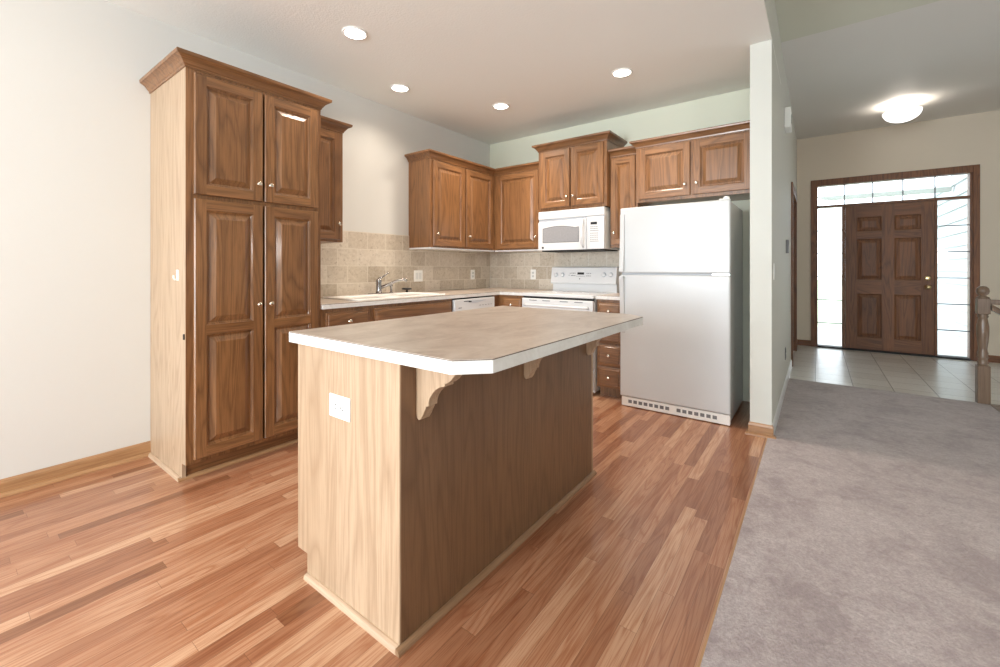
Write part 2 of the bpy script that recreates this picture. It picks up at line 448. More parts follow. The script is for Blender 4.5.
def door(F, u0, v0, u1, v1, parent, kn=None, cells=None, name='door', T=0.02):
    mb = MB(); panel_front(mb, F, u0, v0, u1, v1, cells, T=T)
    o = mb.build(name, ['oak_z', 'oak_'+F.grain()], parent)
    if kn: knob(F, kn[0], kn[1], T-0.0005, o)
    return o
def drawer(F, u0, v0, u1, v1, parent, kn=True):
    mb = MB(); drawer_front(mb, F, u0, v0, u1, v1)
    o = mb.build('drawer', 'oak_'+F.grain(), parent)
    if kn: knob(F, (u0+u1)/2, (v0+v1)/2, 0.0195, o)
    return o
CROWN = [(0, 0), (0.006, 0.0), (0.008, 0.010), (0.014, 0.016), (0.020, 0.026), (0.030, 0.038), (0.044, 0.047), (0.052, 0.050), (0.054, 0.062), (0.054, 0.068), (0, 0.068)]
def crown(path, z, parent, s=1.0, mat=('oak_y',)):
    mb = MB(); mb.sweep(path, [(a*s, b*s) for a, b in CROWN], z)
    return mb.build('crown_molding', list(mat), parent)

# ------------------------------------------------------------------ key dimensions
XL, YB, H = -3.315, 4.24, 2.707
PX0, PX1, PYE = -0.379, -0.25, 3.425     # partition beside the fridge
YE, HE = 4.345, 3.074                    # where the entry ceiling begins, its height
YD = 7.78                                # entry door wall
XR = 4.2

# ------------------------------------------------------------------ room shell
m = MB(); m.box(XL-0.12, XL, SY, YB+0.12, 0, H); struct(m.build('wall_left', 'wall'))
m = MB(); m.box(XL, PX0, YB, YB+0.12, 0, H); struct(m.build('wall_back', 'wall_sage'))
m = MB()   # partition + hall wall with a doorway
m.box(PX0, PX1, PYE, YE, 0, H); m.box(PX0, PX1, YE, 6.10, 0, HE); m.box(PX0, PX1, PYE, YE, H+0.021, 3.2); m.box(PX0, PX1, 6.10, 7.22, 2.08, HE); m.box(PX0, PX1, 7.22, YD, 0, HE)
struct(m.build('wall_hall', 'wall_warm'))
# door wall with the opening for door, sidelights and transom
OX0, OX1, OZ1 = -0.03, 1.555, 2.375
m = MB(); m.box(PX0, OX0, YD, YD+0.14, 0, HE); m.box(OX1, XR, YD, YD+0.14, 0, HE); m.box(OX0, OX1, YD, YD+0.14, OZ1, HE)
struct(m.build('wall_entry', 'wall_entry'))
m = MB(); m.box(XR, XR+0.12, SY, YD+0.14, 0, 3.5); struct(m.build('wall_right', 'wall_warm'))
# south wall with patio door opening and a window opening
m = MB()
zt = 3.5
m.box(XL-0.12, -3.12, SY-0.12, SY, 0, zt); m.box(-3.12, -1.18, SY-0.12, SY, 2.08, zt); m.box(-1.18, -0.52, SY-0.12, SY, 0, zt)
m.box(-0.52, 1.72, SY-0.12, SY, 0, 0.72); m.box(-0.52, 1.72, SY-0.12, SY, 2.18, zt); m.box(1.72, XR+0.12, SY-0.12, SY, 0, zt)
struct(m.build('wall_front', 'wall'))
# ceilings
m = MB(); m.box(XL-0.12, PX1-0.0005, SY, YE, H, H+0.0205); struct(m.build('ceiling', 'ceil'))
m = MB(); m.box(PX0, PX1, SY, PYE, H+0.02, 3.46); struct(m.build('wall_soffit', 'wall_warm'))
m = MB(); m.box(PX0, XR, YE, YD+0.14, HE, HE+0.05); struct(m.build('ceiling_entry', 'ceil_entry'))
m = MB(); m.prism([(SY, 3.40), (YE, HE), (YE, HE+0.05), (SY, 3.45)], 'x', PX1, XR); struct(m.build('ceiling_living', 'ceil_sage'))
# floors
FX = -0.275
m = MB(); m.box(XL-0.12, FX, SY, YB+0.12, -0.05, 0); struct(m.build('floor', 'floor'))
m = MB()
ST0, ST1, STX = 4.30, 5.30, 1.19           # stairwell opening
m.box(FX, XR, SY, ST0, -0.05, 0.006); m.box(FX, STX, ST0, 5.36, -0.05, 0.006)
struct(m.build('floor_carpet', 'carpet'))
m = MB(); m.box(PX0, STX, 5.36, YD+0.14, -0.05, 0.0); m.box(STX, XR, 5.33, YD+0.14, -0.05, 0.0)
struct(m.build('floor_tile', 'tile_floor'))
# stairwell below
m = MB(); m.box(STX, XR, ST0-0.02, ST0, -1.4, -0.05); m.box(STX, XR, 5.33, 5.35, -1.4, -0.05)
struct(m.build('wall_stairwell', 'wall_entry'))
stairs = thing('staircase', 'carpeted flight of stairs going down beside the turned newel post', 'stairs', (STX, 4.8, -1.4))
for k in range(7):
    m = MB(); m.box(STX+0.02+k*0.26, STX+0.02+(k+1)*0.26+0.02, ST0+0.01, 5.32, -0.19*(k+1)-0.19, -0.19*(k+1)+0.0)
    m.build('step', 'carpet', stairs)

# ------------------------------------------------------------------ baseboards and trim
BASE = [(0, 0), (0.010, 0), (0.010, 0.066), (0.006, 0.080), (0.002, 0.086), (0, 0.086)]
SHOE = [(0, 0), (0.018, 0), (0.017, 0.008), (0.012, 0.015), (0.005, 0.018), (0, 0.018)]
def base(name, path, mat, label=None, shoe=True, off=0.010):
    b = MB().sweep(path, BASE, 0.0).build(name, mat)
    struct(b, label)
    if shoe:
        P = [Vector(p) for p in path]; q = []
        n = len(P)
        for i in range(n):
            ns = []
            if i > 0: d = (P[i]-P[i-1]).normalized(); ns.append(Vector((d.y, -d.x)))
            if i < n-1: d = (P[i+1]-P[i]).normalized(); ns.append(Vector((d.y, -d.x)))
            o = ns[0] if len(ns) == 1 else (ns[0]+ns[1]).normalized()/max(0.3, (ns[0]+ns[1]).normalized().dot(ns[0]))
            q.append(P[i] + o*off)
        MB().sweep(q, SHOE, 0.0).build('shoe_molding', mat, b)
    return b
base('baseboard_left', [(XL, 0.826), (XL, SY)][::-1], 'base_y')
base('baseboard_partition', [(PX0, 3.60), (PX0, PYE), (PX1, PYE), (PX1, 3.445)][0:4], 'base_x')
base('baseboard_hall', [(PX1, 3.447), (PX1, 6.03)], 'trim_white', shoe=False)  # drawn whitish, unlike the oak baseboards at either end
base('baseboard_hall_far', [(PX1, 7.29), (PX1, YD)], 'door_z', shoe=False)
base('baseboard_entry', [(PX1, YD), (-0.080, YD)], 'door_x', shoe=False)
base('baseboard_entry_right', [(1.608, YD), (XR, YD)], 'door_x', shoe=False)
# hall doorway casing (door_2)
d2 = MB().box(-0.325, -0.295, 6.12, 7.20, 0.01, 2.06).build('door_2', 'door_z'); struct(d2)
m = MB(); m.box(PX0-0.001, PX1+0.018, 6.035, 6.12, 0, 2.16); m.box(PX0-0.001, PX1+0.018, 7.20, 7.285, 0, 2.16); m.box(PX0-0.001, PX1+0.018, 6.12, 7.20, 2.06, 2.16)
m.build('casing', 'door_z', d2)
# carpet to wood transition strip
m = MB(); m.box(FX-0.004, FX+0.003, SY, PYE-0.03, 0, 0.007); struct(m.build('trim_1', 'base_y'))
# oak nosing round the stairwell
m = MB(); m.box(STX-0.03, STX+0.02, ST0, 5.30, -0.04, 0.009); m.box(STX-0.03, XR, 5.28, 5.345, -0.16, 0.012); struct(m.build('trim_2', 'newel'))

# ------------------------------------------------------------------ entry door, sidelights, transom
fr = MB()
Y0, Y1 = YD-0.02, YD+0.12
fr.box(-0.080, OX0+0.005, Y0, YD-0.0005, 0, 2.435); fr.box(OX1-0.005, 1.608, Y0, YD-0.0005, 0, 2.435); fr.box(OX0+0.005, OX1-0.005, Y0, YD-0.0005, 2.345, 2.435)
fo = struct(fr.build('trim_3', 'door_z', bevel=0.003))
fo['label'] = 'brown oak casing round the front door'
fr = MB()   # jambs, mullions, transom bar
fr.box(OX0, OX0+0.03, YD, Y1, 0, OZ1); fr.box(OX1-0.03, OX1, YD, Y1, 0, OZ1); fr.box(OX0+0.03, OX1-0.03, YD, Y1, 2.345, OZ1)
fr.box(0.278, 0.312, YD-0.005, Y1, 0.0, 2.03); fr.box(1.216, 1.238, YD-0.005, Y1, 0.0, 2.03); fr.box(OX0+0.03, OX1-0.03, YD-0.006, Y1, 2.03, 2.06)
fr.build('jamb', 'door_z', fo)
m = MB(); m.box(OX0+0.03, OX1-0.03, YD-0.03, Y1, 0, 0.022); m.build('threshold', 'dark', fo)
def lite(n, x0, x1, z0, z1, nx, nz):
    m = MB(); m.box(x0, x1, YD+0.03, YD+0.036, z0, z1); w = struct(m.build('window_%d' % n, 'glass'))
    m = MB(); t = 0.006
    for i in range(1, nx): x = x0+(x1-x0)*i/nx; m.box(x-t, x+t, YD+0.024, YD+0.042, z0, z1)
    for i in range(1, nz): z = z0+(z1-z0)*i/nz; m.box(x0, x1, YD+0.024, YD+0.042, z-t, z+t)
    m.build('muntin', 'caming', w)
lite(1, 0.0, 0.278, 0.022, 2.03, 1, 6)
lite(2, 1.238, 1.525, 0.022, 2.03, 1, 6)
lite(3, 0.0, 1.525, 2.06, 2.345, 5, 1)
DF = Face('-y', YD+0.04)
dx0, dx1, dz0, dz1 = 0.314, 1.214, 0.024, 2.028
e = 0.004
xm = (dx0+dx1)/2
rows = [(dz0+e, 0.88, 0.165, 0.085), (0.88, 1.61, 0.115, 0.055), (1.61, dz1-e, 0.055, 0.165)]
cells = []
for (a, b, bt, tp) in rows:
    cells.append((dx0+e, a, xm, b, 0.125, bt, 0.065, tp)); cells.append((xm, a, dx1-e, b, 0.065, bt, 0.125, tp))
m = MB(); panel_front(m, DF, dx0, dz0, dx1, dz1, cells, T=0.042, raised=[(0, 0), (0.006, -0.008), (0.014, -0.012), (0.02, -0.013), (0.05, -0.004), (0.054, -0.003)])
ed = struct(m.build('door_1', ['door_z', 'door_x']))
m = MB(); m.lathe([(0.033, 0), (0.033, 0.006), (0.012, 0.012), (0.012, 0.035), (0.024, 0.042), (0.030, 0.055), (0.026, 0.068), (0, 0.073)], DF(1.147, 0.905, 0.042), (0, -1, 0), 20); m.build('door_knob', 'brass', ed)
m = MB(); m.lathe([(0.033, 0), (0.033, 0.008), (0.026, 0.014), (0, 0.015)], DF(1.147, 1.02, 0.042), (0, -1, 0), 20)
m.box(1.143, 1.151, YD-0.035, YD-0.012, 1.005, 1.035); m.build('deadbolt', 'brass', ed)

# outside: porch, beam, neighbouring siding, lawn
m = MB(); m.box(-3, 5, YD+0.14, 11, -0.15, -0.06); tag(m.build('porch_slab', 'concrete'), 'pale concrete porch floor outside the front door', 'porch')
m = MB(); m.box(-40, 40, 11, 60, -0.3, -0.2); o = m.build('lawn', 'grass'); o['kind'] = 'structure'
m = MB()
for k in range(14):
    z = -0.1+k*0.2
    m.prism([(1.80, z), (1.765, z), (1.765, z+0.012), (1.795, z+0.2), (1.80, z+0.2)], 'y', YD+0.16, 14.5)
m.box(1.80, 1.95, YD+0.16, 14.5, -0.1, 2.7)
tag(m.build('siding_wall', 'siding'), 'white lap siding of the garage wall seen through the right sidelight', 'wall')
m = MB(); m.box(0.14, 1.75, 9.95, 10.1, 2.41, 2.48); m.prism([(0.0, 2.48), (0.14, 2.41), (0.14, 2.48)], 'y', 9.95, 10.1)
tag(m.build('porch_beam', 'soffit'), 'grey green porch beam seen low in the transom', 'beam')

# behind the camera: patio door and living window panes
for n, (a, b, c, d) in {4: (-3.12, -1.18, 0.0, 2.08), 5: (-0.52, 1.72, 0.72, 2.18)}.items():
    m = MB(); m.box(a, b, SY-0.06, SY-0.055, c, d); w = struct(m.build('window_%d' % n, 'glass'))
    m = MB(); t = 0.045
    m.box(a, a+t, SY-0.1, SY+0.01, c, d); m.box(b-t, b, SY-0.1, SY+0.01, c, d); m.box(a+t, b-t, SY-0.1, SY+0.01, c, c+t); m.box(a+t, b-t, SY-0.1, SY+0.01, d-t, d)
    m.box((a+b)/2-t/2, (a+b)/2+t/2, SY-0.1, SY, c+t, d-t); m.build('frame', 'trim_white', w)

# ------------------------------------------------------------------ pantry cabinet
FY = Face('+x', -2.711)
PY0, PY1 = 0.826, 1.598
pc = thing('pantry_cabinet', 'tall stained oak pantry cabinet with four raised-panel doors against the left wall', 'cabinet', (-3.01, 1.21, 0))
m = MB()
m.box(XL+0.002, -2.711, PY1-0.018, PY1, 0.095, 2.240); m.box(XL+0.002, -2.712, PY0+0.018, PY1-0.018, 0.095, 0.113); m.box(XL+0.002, -2.712, PY0+0.018, PY1-0.018, 2.207, 2.225)
m.box(XL+0.002, XL+0.01, PY0+0.018, PY1-0.018, 0.113, 2.207)
m.build('carcass', 'oak_z', pc)
m = MB(); m.prism([(XL+0.002, 0), (-2.765, 0), (-2.765, 0.095), (-2.713, 0.095), (-2.713, 2.240), (XL+0.002, 2.240)], 'y', PY0, PY0+0.0179)
o = m.build('side_panel', 'veneer', pc); o['label'] = 'pale unstained oak veneer side panel'
m = MB(); m.box(-2.7305, -2.7115, PY0+0.001, PY0+0.05, 0.095, 2.240); m.box(-2.7305, -2.7115, PY1-0.045, PY1+0.001, 0.095, 2.240)
m.box(-2.7305, -2.7115, PY0+0.05, PY1-0.045, 2.19, 2.240); m.box(-2.7305, -2.7115, PY0+0.05, PY1-0.045, 0.095, 0.14); m.box(-2.7305, -2.7115, PY0+0.05, PY1-0.045, 1.52, 1.57)
m.build('face_frame', 'oak_z', pc)
crown([(XL+0.002, PY1), (-2.711, PY1), (-2.711, PY0), (XL+0.002, PY0)][::-1][0:4] if False else [(XL+0.002, PY0), (-2.711, PY0), (-2.711, PY1), (XL+0.002, PY1)], 2.232, pc)
m = MB(); m.box(-2.79, -2.778, PY0+0.018, PY1, 0, 0.095); m.build('toe_kick', 'oak_y', pc)
m = MB(); m.sweep([(XL+0.02, PY0), (-2.766, PY0), (-2.766, PY0+0.0)][0:2], SHOE, 0); m.build('base_shoe', 'shoe_x', pc)
m = MB(); m.sweep([(-2.7775, PY0-0.017), (-2.7775, PY1)], SHOE, 0); m.build('base_shoe', 'base_y', pc)
door(FY, 0.861, 1.555, 1.216, 2.212, pc, (1.188, 1.657))
door(FY, 1.226, 1.555, 1.572, 2.212, pc, (1.256, 1.657))
def two(u0, u1, v0, v1, mid): 
    e = 0.004
    return [(u0+e, v0+e, u1-e, mid, 0.052, 0.055, 0.052, 0.026), (u0+e, mid, u1-e, v1-e, 0.052, 0.026, 0.052, 0.055)]
door(FY, 0.861, 0.118, 1.216, 1.532, pc, (1.190, 0.937), two(0.861, 1.216, 0.118, 1.532, 0.815))
door(FY, 1.226, 0.118, 1.572, 1.532, pc, (1.258, 0.937), two(1.226, 1.572, 0.118, 1.532, 0.815))
m = MB(); m.box(-2.733, -2.722, PY0-0.006, PY0, 0.77, 0.80); o = m.build('catch', 'black', pc); o['label'] = 'small black catch on the side edge'
m = MB(); m.box(-2.842, -2.812, PY0-0.004, PY0, 1.085, 1.145, 0.001); m.tube([(-2.82, PY0-0.004, 1.095), (-2.82, PY0-0.016, 1.09), (-2.82, PY0-0.022, 1.10), (-2.82, PY0-0.022, 1.115)], 0.004, 8)
tag(m.build('adhesive_hook', 'plastic'), 'small white plastic hook stuck on the pale side of the pantry cabinet', 'hook')

# ------------------------------------------------------------------ wall cabinets
UX = -3.011
FU = Face('+x', UX)
def wall_box(t, x0, x1, y0, y1, z0, z1, mat='oak_z'):
    m = MB(); m.box(x0, x1, y0, y1, z0, z1); return m.build('carcass', mat, t)
UZ0, UZ1 = 1.357, 2.226
c = thing('wall_cabinet', 'narrow one-door oak wall cabinet tucked behind the tall pantry, left of the sink', 'cabinet', (-3.16, 1.78, UZ0), 'oak wall cabinets')
wall_box(c, XL+0.002, UX, PY1+0.003, 1.962, UZ0, UZ1)
door(FU, 1.62, UZ0+0.018, 1.935, UZ1-0.02, c, (1.912, 1.497))
crown([(UX, PY1+0.003), (UX, 1.962), (XL+0.002, 1.962)], UZ1-0.006, c)
c = thing('wall_cabinet', 'two-door oak wall cabinet on the left wall, running into the corner', 'cabinet', (-3.16, 3.4, UZ0), 'oak wall cabinets')
wall_box(c, XL+0.002, UX, 2.905, YB-0.002, UZ0, UZ1)
door(FU, 2.94, UZ0+0.014, 3.405, UZ1-0.02, c, (2.99, 1.492))
door(FU, 3.425, UZ0+0.014, 3.89, UZ1-0.02, c, (3.47, 1.492))
crown([(XL+0.002, 2.905), (UX, 2.905), (UX, 3.93)], UZ1-0.006, c)
m = MB(); m.box(XL+0.01, UX-0.002, 2.908, 3.93, UZ0-0.014, UZ0-0.001); o = m.build('light_rail', 'trim_white', c); o['label'] = 'pale underside strip'
YA = 3.93
FA = Face('-y', YA)
c = thing('wall_cabinet', 'single wide-door oak wall cabinet between the corner and the microwave', 'cabinet', (-2.7, 4.08, UZ0), 'oak wall cabinets')
wall_box(c, UX+0.003, -2.357, YA, YB-0.002, UZ0, UZ1)
door(FA, -2.958, UZ0+0.014, -2.40, UZ1-0.02, c, (-2.434, 1.485))
crown([(UX, YA), (-2.357, YA)], UZ1-0.006, c, mat=('oak_x',))
m = MB(); m.box(UX+0.01, -2.360, YA+0.003, YB-0.01, UZ0-0.014, UZ0-0.001); o = m.build('light_rail', 'trim_white', c); o['label'] = 'pale underside strip'
YBm = 3.84
FB = Face('-y', YBm)
BX0, BX1 = -2.352, -1.600
c = thing('wall_cabinet', 'raised two-door oak cabinet standing taller than the rest, above the microwave', 'cabinet', (-2.0, 4.04, 1.765), 'oak wall cabinets')
wall_box(c, BX0, BX1, YBm, YB-0.002, 1.742, 2.375)
door(FB, BX0+0.035, 1.772, -1.984, 2.352, c, (-2.012, 1.868))
door(FB, -1.966, 1.772, BX1-0.028, 2.352, c, (-1.940, 1.868))
crown([(BX0, YB-0.002), (BX0, YBm), (BX1, YBm), (BX1, YB-0.002)], 2.366, c, mat=('oak_x',))
YC = 3.92
FC = Face('-y', YC)
c = thing('wall_cabinet', 'narrow oak wall cabinet with one slim door between microwave and refrigerator', 'cabinet', (-1.48, 4.08, 1.35), 'oak wall cabinets')
wall_box(c, BX1+0.003, -1.330, YC, YB-0.002, 1.35, UZ1-0.01)
door(FC, BX1+0.012, 1.372, -1.352, UZ1-0.03, c, (-1.553, 1.486), [(BX1+0.016, 1.376, -1.356, UZ1-0.034, 0.045, 0.05, 0.045, 0.05)])
crown([(BX1+0.003, YC), (-1.330, YC)], UZ1-0.016, c, mat=('oak_x',))
YDc = 3.86
FD = Face('-y', YDc)
c = thing('wall_cabinet', 'short two-door oak wall cabinet above the refrigerator', 'cabinet', (-0.87, 4.05, 1.74), 'oak wall cabinets')
wall_box(c, -1.326, PX0-0.003, YDc, YB-0.002, 1.745, UZ1+0.02)
door(FD, -1.296, 1.772, -0.864, UZ1-0.002, c, (-0.905, 1.865))
door(FD, -0.842, 1.772, -0.41, UZ1-0.002, c, (-0.812, 1.865))
crown([(-1.326, YB-0.004), (-1.326, YDc), (PX0-0.003, YDc)], UZ1+0.015, c, 0.9, mat=('oak_x',))

# ------------------------------------------------------------------ base cabinets
FBx = Face('+x', -2.711)
FBy = Face('-y', 3.622)
ZC = 0.8735
def base_unit_x(t, y0, y1):
    m = MB(); m.prism([(XL+0.012, 0.0), (-2.78, 0), (-2.78, 0.10), (-2.711, 0.10), (-2.711, ZC), (XL+0.012, ZC)], 'y', y0, y1); return m.build('carcass', 'oak_z', t)
def base_unit_y(t, x0, x1):
    m = MB(); m.prism([(YB-0.012, 0.0), (3.69, 0), (3.69, 0.085), (3.622, 0.085), (3.622, ZC), (YB-0.012, ZC)], 'x', x0, x1); return m.build('carcass', 'oak_z', t)
c = thing('base_cabinet', 'oak base cabinet with one drawer next to the tall pantry, left of the sink front', 'cabinet', (-3.0, 1.8, 0), 'oak base cabinets')
base_unit_x(c, PY1+0.003, 2.008)
drawer(FBx, 1.63, 0.70, 1.985, 0.848, c); door(FBx, 1.63, 0.115, 1.985, 0.68, c, (1.95, 0.63))
c = thing('base_cabinet', 'oak sink base cabinet with long false drawer front under the white sink', 'cabinet', (-3.0, 2.45, 0), 'oak base cabinets')
base_unit_x(c, 2.010, 2.895)
o = drawer(FBx, 2.03, 0.70, 2.875, 0.848, c, False); o.name = 'false_front'
door(FBx, 2.03, 0.115, 2.445, 0.68, c, (2.41, 0.63)); door(FBx, 2.46, 0.115, 2.875, 0.68, c, (2.495, 0.63))
c = thing('base_cabinet', 'oak corner base cabinet with one small drawer between dishwasher and stove', 'cabinet', (-2.7, 3.8, 0), 'oak base cabinets')
m = MB(); m.prism([(XL+0.012, 3.518), (-2.711, 3.518), (-2.711, 3.622), (-2.392, 3.622), (-2.392, YB-0.012), (XL+0.012, YB-0.012)], 'z', 0.10, ZC); m.build('carcass', 'oak_z', c)
m = MB(); m.prism([(XL+0.03, 3.53), (-2.78, 3.53), (-2.78, 3.69), (-2.4, 3.69), (-2.4, YB-0.03), (XL+0.03, YB-0.03)], 'z', 0, 0.10); m.build('toe_kick', 'oak_z', c)
drawer(FBy, -2.655, 0.70, -2.415, 0.848, c); door(FBy, -2.655, 0.115, -2.415, 0.68, c, (-2.64, 0.63))
c = thing('base_cabinet', 'oak base cabinet with a stack of four drawers between stove and refrigerator', 'cabinet', (-1.48, 3.9, 0), 'oak base cabinets')
base_unit_y(c, -1.602, -1.35)
for a, b in ((0.70, 0.845), (0.485, 0.68), (0.287, 0.470), (0.093, 0.272)):
    drawer(FBy, -1.59, a, -1.372, b, c)

# countertops
def counter(name, pts, z, t, label, cat, shoes=True):
    c = thing(name, label, cat, (sum(p[0] for p in pts)/len(pts), sum(p[1] for p in pts)/len(pts), z-t))
    m = MB(); m.prism(pts, 'z', z-0.0016, z); m.build('laminate_top', 'lam_top', c)
    def inset(pts, d):
        n = len(pts); out = []
        A = sum(pts[i][0]*pts[(i+1) % n][1]-pts[(i+1) % n][0]*pts[i][1] for i in range(n)); sg = 1 if A > 0 else -1
        for i in range(n):
            p, q, r = Vector(pts[i-1]), Vector(pts[i]), Vector(pts[(i+1) % n])
            d1 = (q-p).normalized(); d2 = (r-q).normalized()
            n1 = Vector((-d1.y, d1.x))*sg; n2 = Vector((-d2.y, d2.x))*sg
            b = (n1+n2).normalized(); out.append(tuple(q + b*d/max(0.3, b.dot(n1))))
        return out
    m = MB(); m.prism(inset(pts, 0.0008), 'z', z-0.0040, z-0.0016); m.build('core_line', 'kraft', c)
    m = MB(); m.prism(pts, 'z', z-t, z-0.0040); o = m.build('edge_band', 'lam_edge', c); o['label'] = 'pale grey laminate edge'
    return c
CT = 0.908
YCF, XCF = 3.60, -2.685
counter('countertop', [(XL+0.012, PY1+0.003), (XCF, PY1+0.003), (XCF, YCF), (-2.386, YCF), (-2.386, YB-0.012), (XL+0.012, YB-0.012)], CT, 0.034,
        'L-shaped beige laminate countertop along the backsplash, holding the sink', 'countertop')
counter('countertop', [(-1.607, YCF), (-1.35, YCF), (-1.35, YB-0.012), (-1.607, YB-0.012)], CT, 0.034,
        'short beige laminate countertop piece between stove and refrigerator', 'countertop')

# backsplash
m = MB(); m.box(XL, XL+0.010, PY1+0.003, YB-0.0005, 0.885, 1.480)
o = m.build('wall_backsplash_left', 'tile_left'); struct(o, 'beige tumbled tile backsplash behind the sink')
m = MB(); m.box(XL+0.0105, PX0-0.6, YB-0.010, YB, 0.885, 1.48)
o = m.build('wall_backsplash_back', 'tile_back'); struct(o, 'grey beige tile backsplash behind the stove')

# ------------------------------------------------------------------ sink, faucet, stopper
sk = thing('kitchen_sink', 'white drop-in double-bowl sink set in the beige countertop', 'sink', (-2.98, 2.33, CT))
def rrect(x0, x1, y0, y1, r, seg=5):
    pts = []
    for cx, cy, a0 in ((x1-r, y1-r, 0), (x0+r, y1-r, 90), (x0+r, y0+r, 180), (x1-r, y0+r, 270)):
        for k in range(seg+1):
            a = math.radians(a0+90*k/seg); pts.append((cx+r*math.cos(a), cy+r*math.sin(a)))
    return pts
SX0, SX1, SY0, SY1 = -3.245, -2.735, 1.915, 2.855
def loopmesh(mb, loops, smooth=True):
    rs = [[mb.bm.verts.new((p[0], p[1], z)) for p in pts] for pts, z in loops]
    for a, b in zip(rs, rs[1:]):
        n = len(a)
        for k in range(n):
            f = mb.face([a[k], a[(k+1) % n], b[(k+1) % n], b[k]])
            if f: f.smooth = smooth
    return rs
m = MB()   # rim ring built as a solid frame
z = CT
m.box(SX0+0.0, SX0+0.115, SY0+0.03, SY1-0.03, z, z+0.013, 0.005); m.box(SX1-0.045, SX1, SY0+0.03, SY1-0.03, z, z+0.013, 0.005)
m.box(SX0+0.03, SX1-0.03, SY0, SY0+0.05, z, z+0.013, 0.005); m.box(SX0+0.03, SX1-0.03, SY1-0.05, SY1, z, z+0.013, 0.005)
m.box(SX0+0.1, SX1-0.03, (SY0+SY1)/2-0.02, (SY0+SY1)/2+0.02, z, z+0.011, 0.004)
for cx, cy in ((SX0+0.03, SY0+0.03), (SX1-0.03, SY0+0.03), (SX0+0.03, SY1-0.03), (SX1-0.03, SY1-0.03)):
    m.lathe([(0.03, 0), (0.03, 0.009), (0.025, 0.013), (0, 0.013)], (cx, cy, z), (0, 0, 1), 20)
m.build('rim', 'porcelain', sk)
for a, b in ((SY0+0.05, (SY0+SY1)/2-0.02), ((SY0+SY1)/2+0.02, SY1-0.05)):
    m = MB(); x0, x1 = SX0+0.115, SX1-0.045
    m.box(x0, x1, a, b, z+0.0005, z+0.003)
    r = loopmesh(m, [(rrect(x0, x1, a, b, 0.04), z+0.010), (rrect(x0+0.006, x1-0.006, a+0.006, b-0.006, 0.04), z+0.006), (rrect(x0+0.015, x1-0.015, a+0.015, b-0.015, 0.04), z+0.0035)])
    m.face(r[-1]); m.build('bowl', 'porcelain', sk)
fc = thing('faucet', 'chrome single-lever kitchen faucet at the back of the white sink', 'faucet', (-3.19, 2.42, CT+0.013))
fx, fy, fz = -3.19, 2.445, CT+0.0125
m = MB(); m.box(fx-0.028, fx+0.028, fy-0.10, fy+0.10, fz, fz+0.008, 0.003); m.build('base_plate', 'chrome', fc)
m = MB(); m.lathe([(0.028, 0.008), (0.026, 0.03), (0.024, 0.10), (0.026, 0.115), (0.024, 0.128), (0.012, 0.137), (0, 0.139)], (fx, fy, fz), (0, 0, 1), 20); m.build('body', 'chrome', fc)
m = MB(); m.tube([(fx+0.01, fy+0.01, fz+0.055), (fx+0.05, fy+0.075, fz+0.085), (fx+0.09, fy+0.12, fz+0.112), (fx+0.12, fy+0.16, fz+0.126), (fx+0.14, fy+0.185, fz+0.128), (fx+0.15, fy+0.20, fz+0.114)], [0.015, 0.013, 0.012, 0.012, 0.013, 0.014], 12); m.build('spout', 'chrome', fc)
m = MB(); m.tube([(fx, fy, fz+0.135), (fx+0.01, fy+0.03, fz+0.15), (fx+0.02, fy+0.065, fz+0.175), (fx+0.03, fy+0.09, fz+0.195)], [0.012, 0.008, 0.0065, 0.008], 10); m.build('lever', 'chrome', fc)
m = MB(); m.lathe([(0.021, 0), (0.019, 0.006), (0.012, 0.012), (0.010, 0.055), (0.014, 0.060), (0.015, 0.075), (0.009, 0.084), (0, 0.085)], (fx, 2.585, fz), (0, 0, 1), 16)
tag(m.build('side_sprayer', 'chrome'), 'small chrome sprayer standing right of the faucet on the sink', 'sprayer')
m = MB(); m.lathe([(0.012, 0), (0.010, 0.018), (0.012, 0.022), (0.045, 0.026), (0.048, 0.034), (0.042, 0.040), (0, 0.041)], (-3.19, 2.775, CT+0.0125), (0, 0, 1), 20)
tag(m.build('sink_stopper', 'black'), 'black rubber stopper standing on the back right of the white sink', 'stopper')

# ------------------------------------------------------------------ dishwasher
dw = thing('dishwasher', 'white built-in dishwasher between the sink cabinet and the corner', 'dishwasher', (-3.0, 3.2, 0))
m = MB(); m.box(XL+0.03, -2.715, 2.905, 3.510, 0.10, 0.868); m.box(XL+0.03, -2.78, 2.905, 3.510, 0, 0.10); m.build('case', 'dark', dw)
m = MB(); m.box(-2.715, -2.690, 2.905, 3.510, 0.12, 0.715, 0.004); m.build('door', 'white', dw)
m = MB(); m.box(-2.715, -2.682, 2.905, 3.510, 0.722, 0.858, 0.005); cp = m.build('control_panel', 'white', dw)
m = MB(); m.prism([(3.03+0.34*k/10, 0.842-0.0) for k in range(11)] + [(3.37-0.34*k/10, 0.838-0.022*math.sin(PI*k/10)) for k in range(11)], 'x', -2.6825, -2.6805); m.build('handle_pocket', 'grey_light', cp)
m = MB(); m.box(-2.6825, -2.6800, 3.03, 3.12, 0.835, 0.841); m.box(-2.6825, -2.6800, 3.10, 3.14, 0.826, 0.838); m.build('latch', 'black', cp)
m = MB()
m.box(-2.6825, -2.6808, 2.955, 3.00, 0.776, 0.783); m.build('printed_mark', 'grey_print', cp)
for k in range(5):
    m = MB(); m.box(-2.6825, -2.6808, 3.26+k*0.045, 3.285+k*0.045, 0.785, 0.789); m.build('button', 'grey_print', cp)

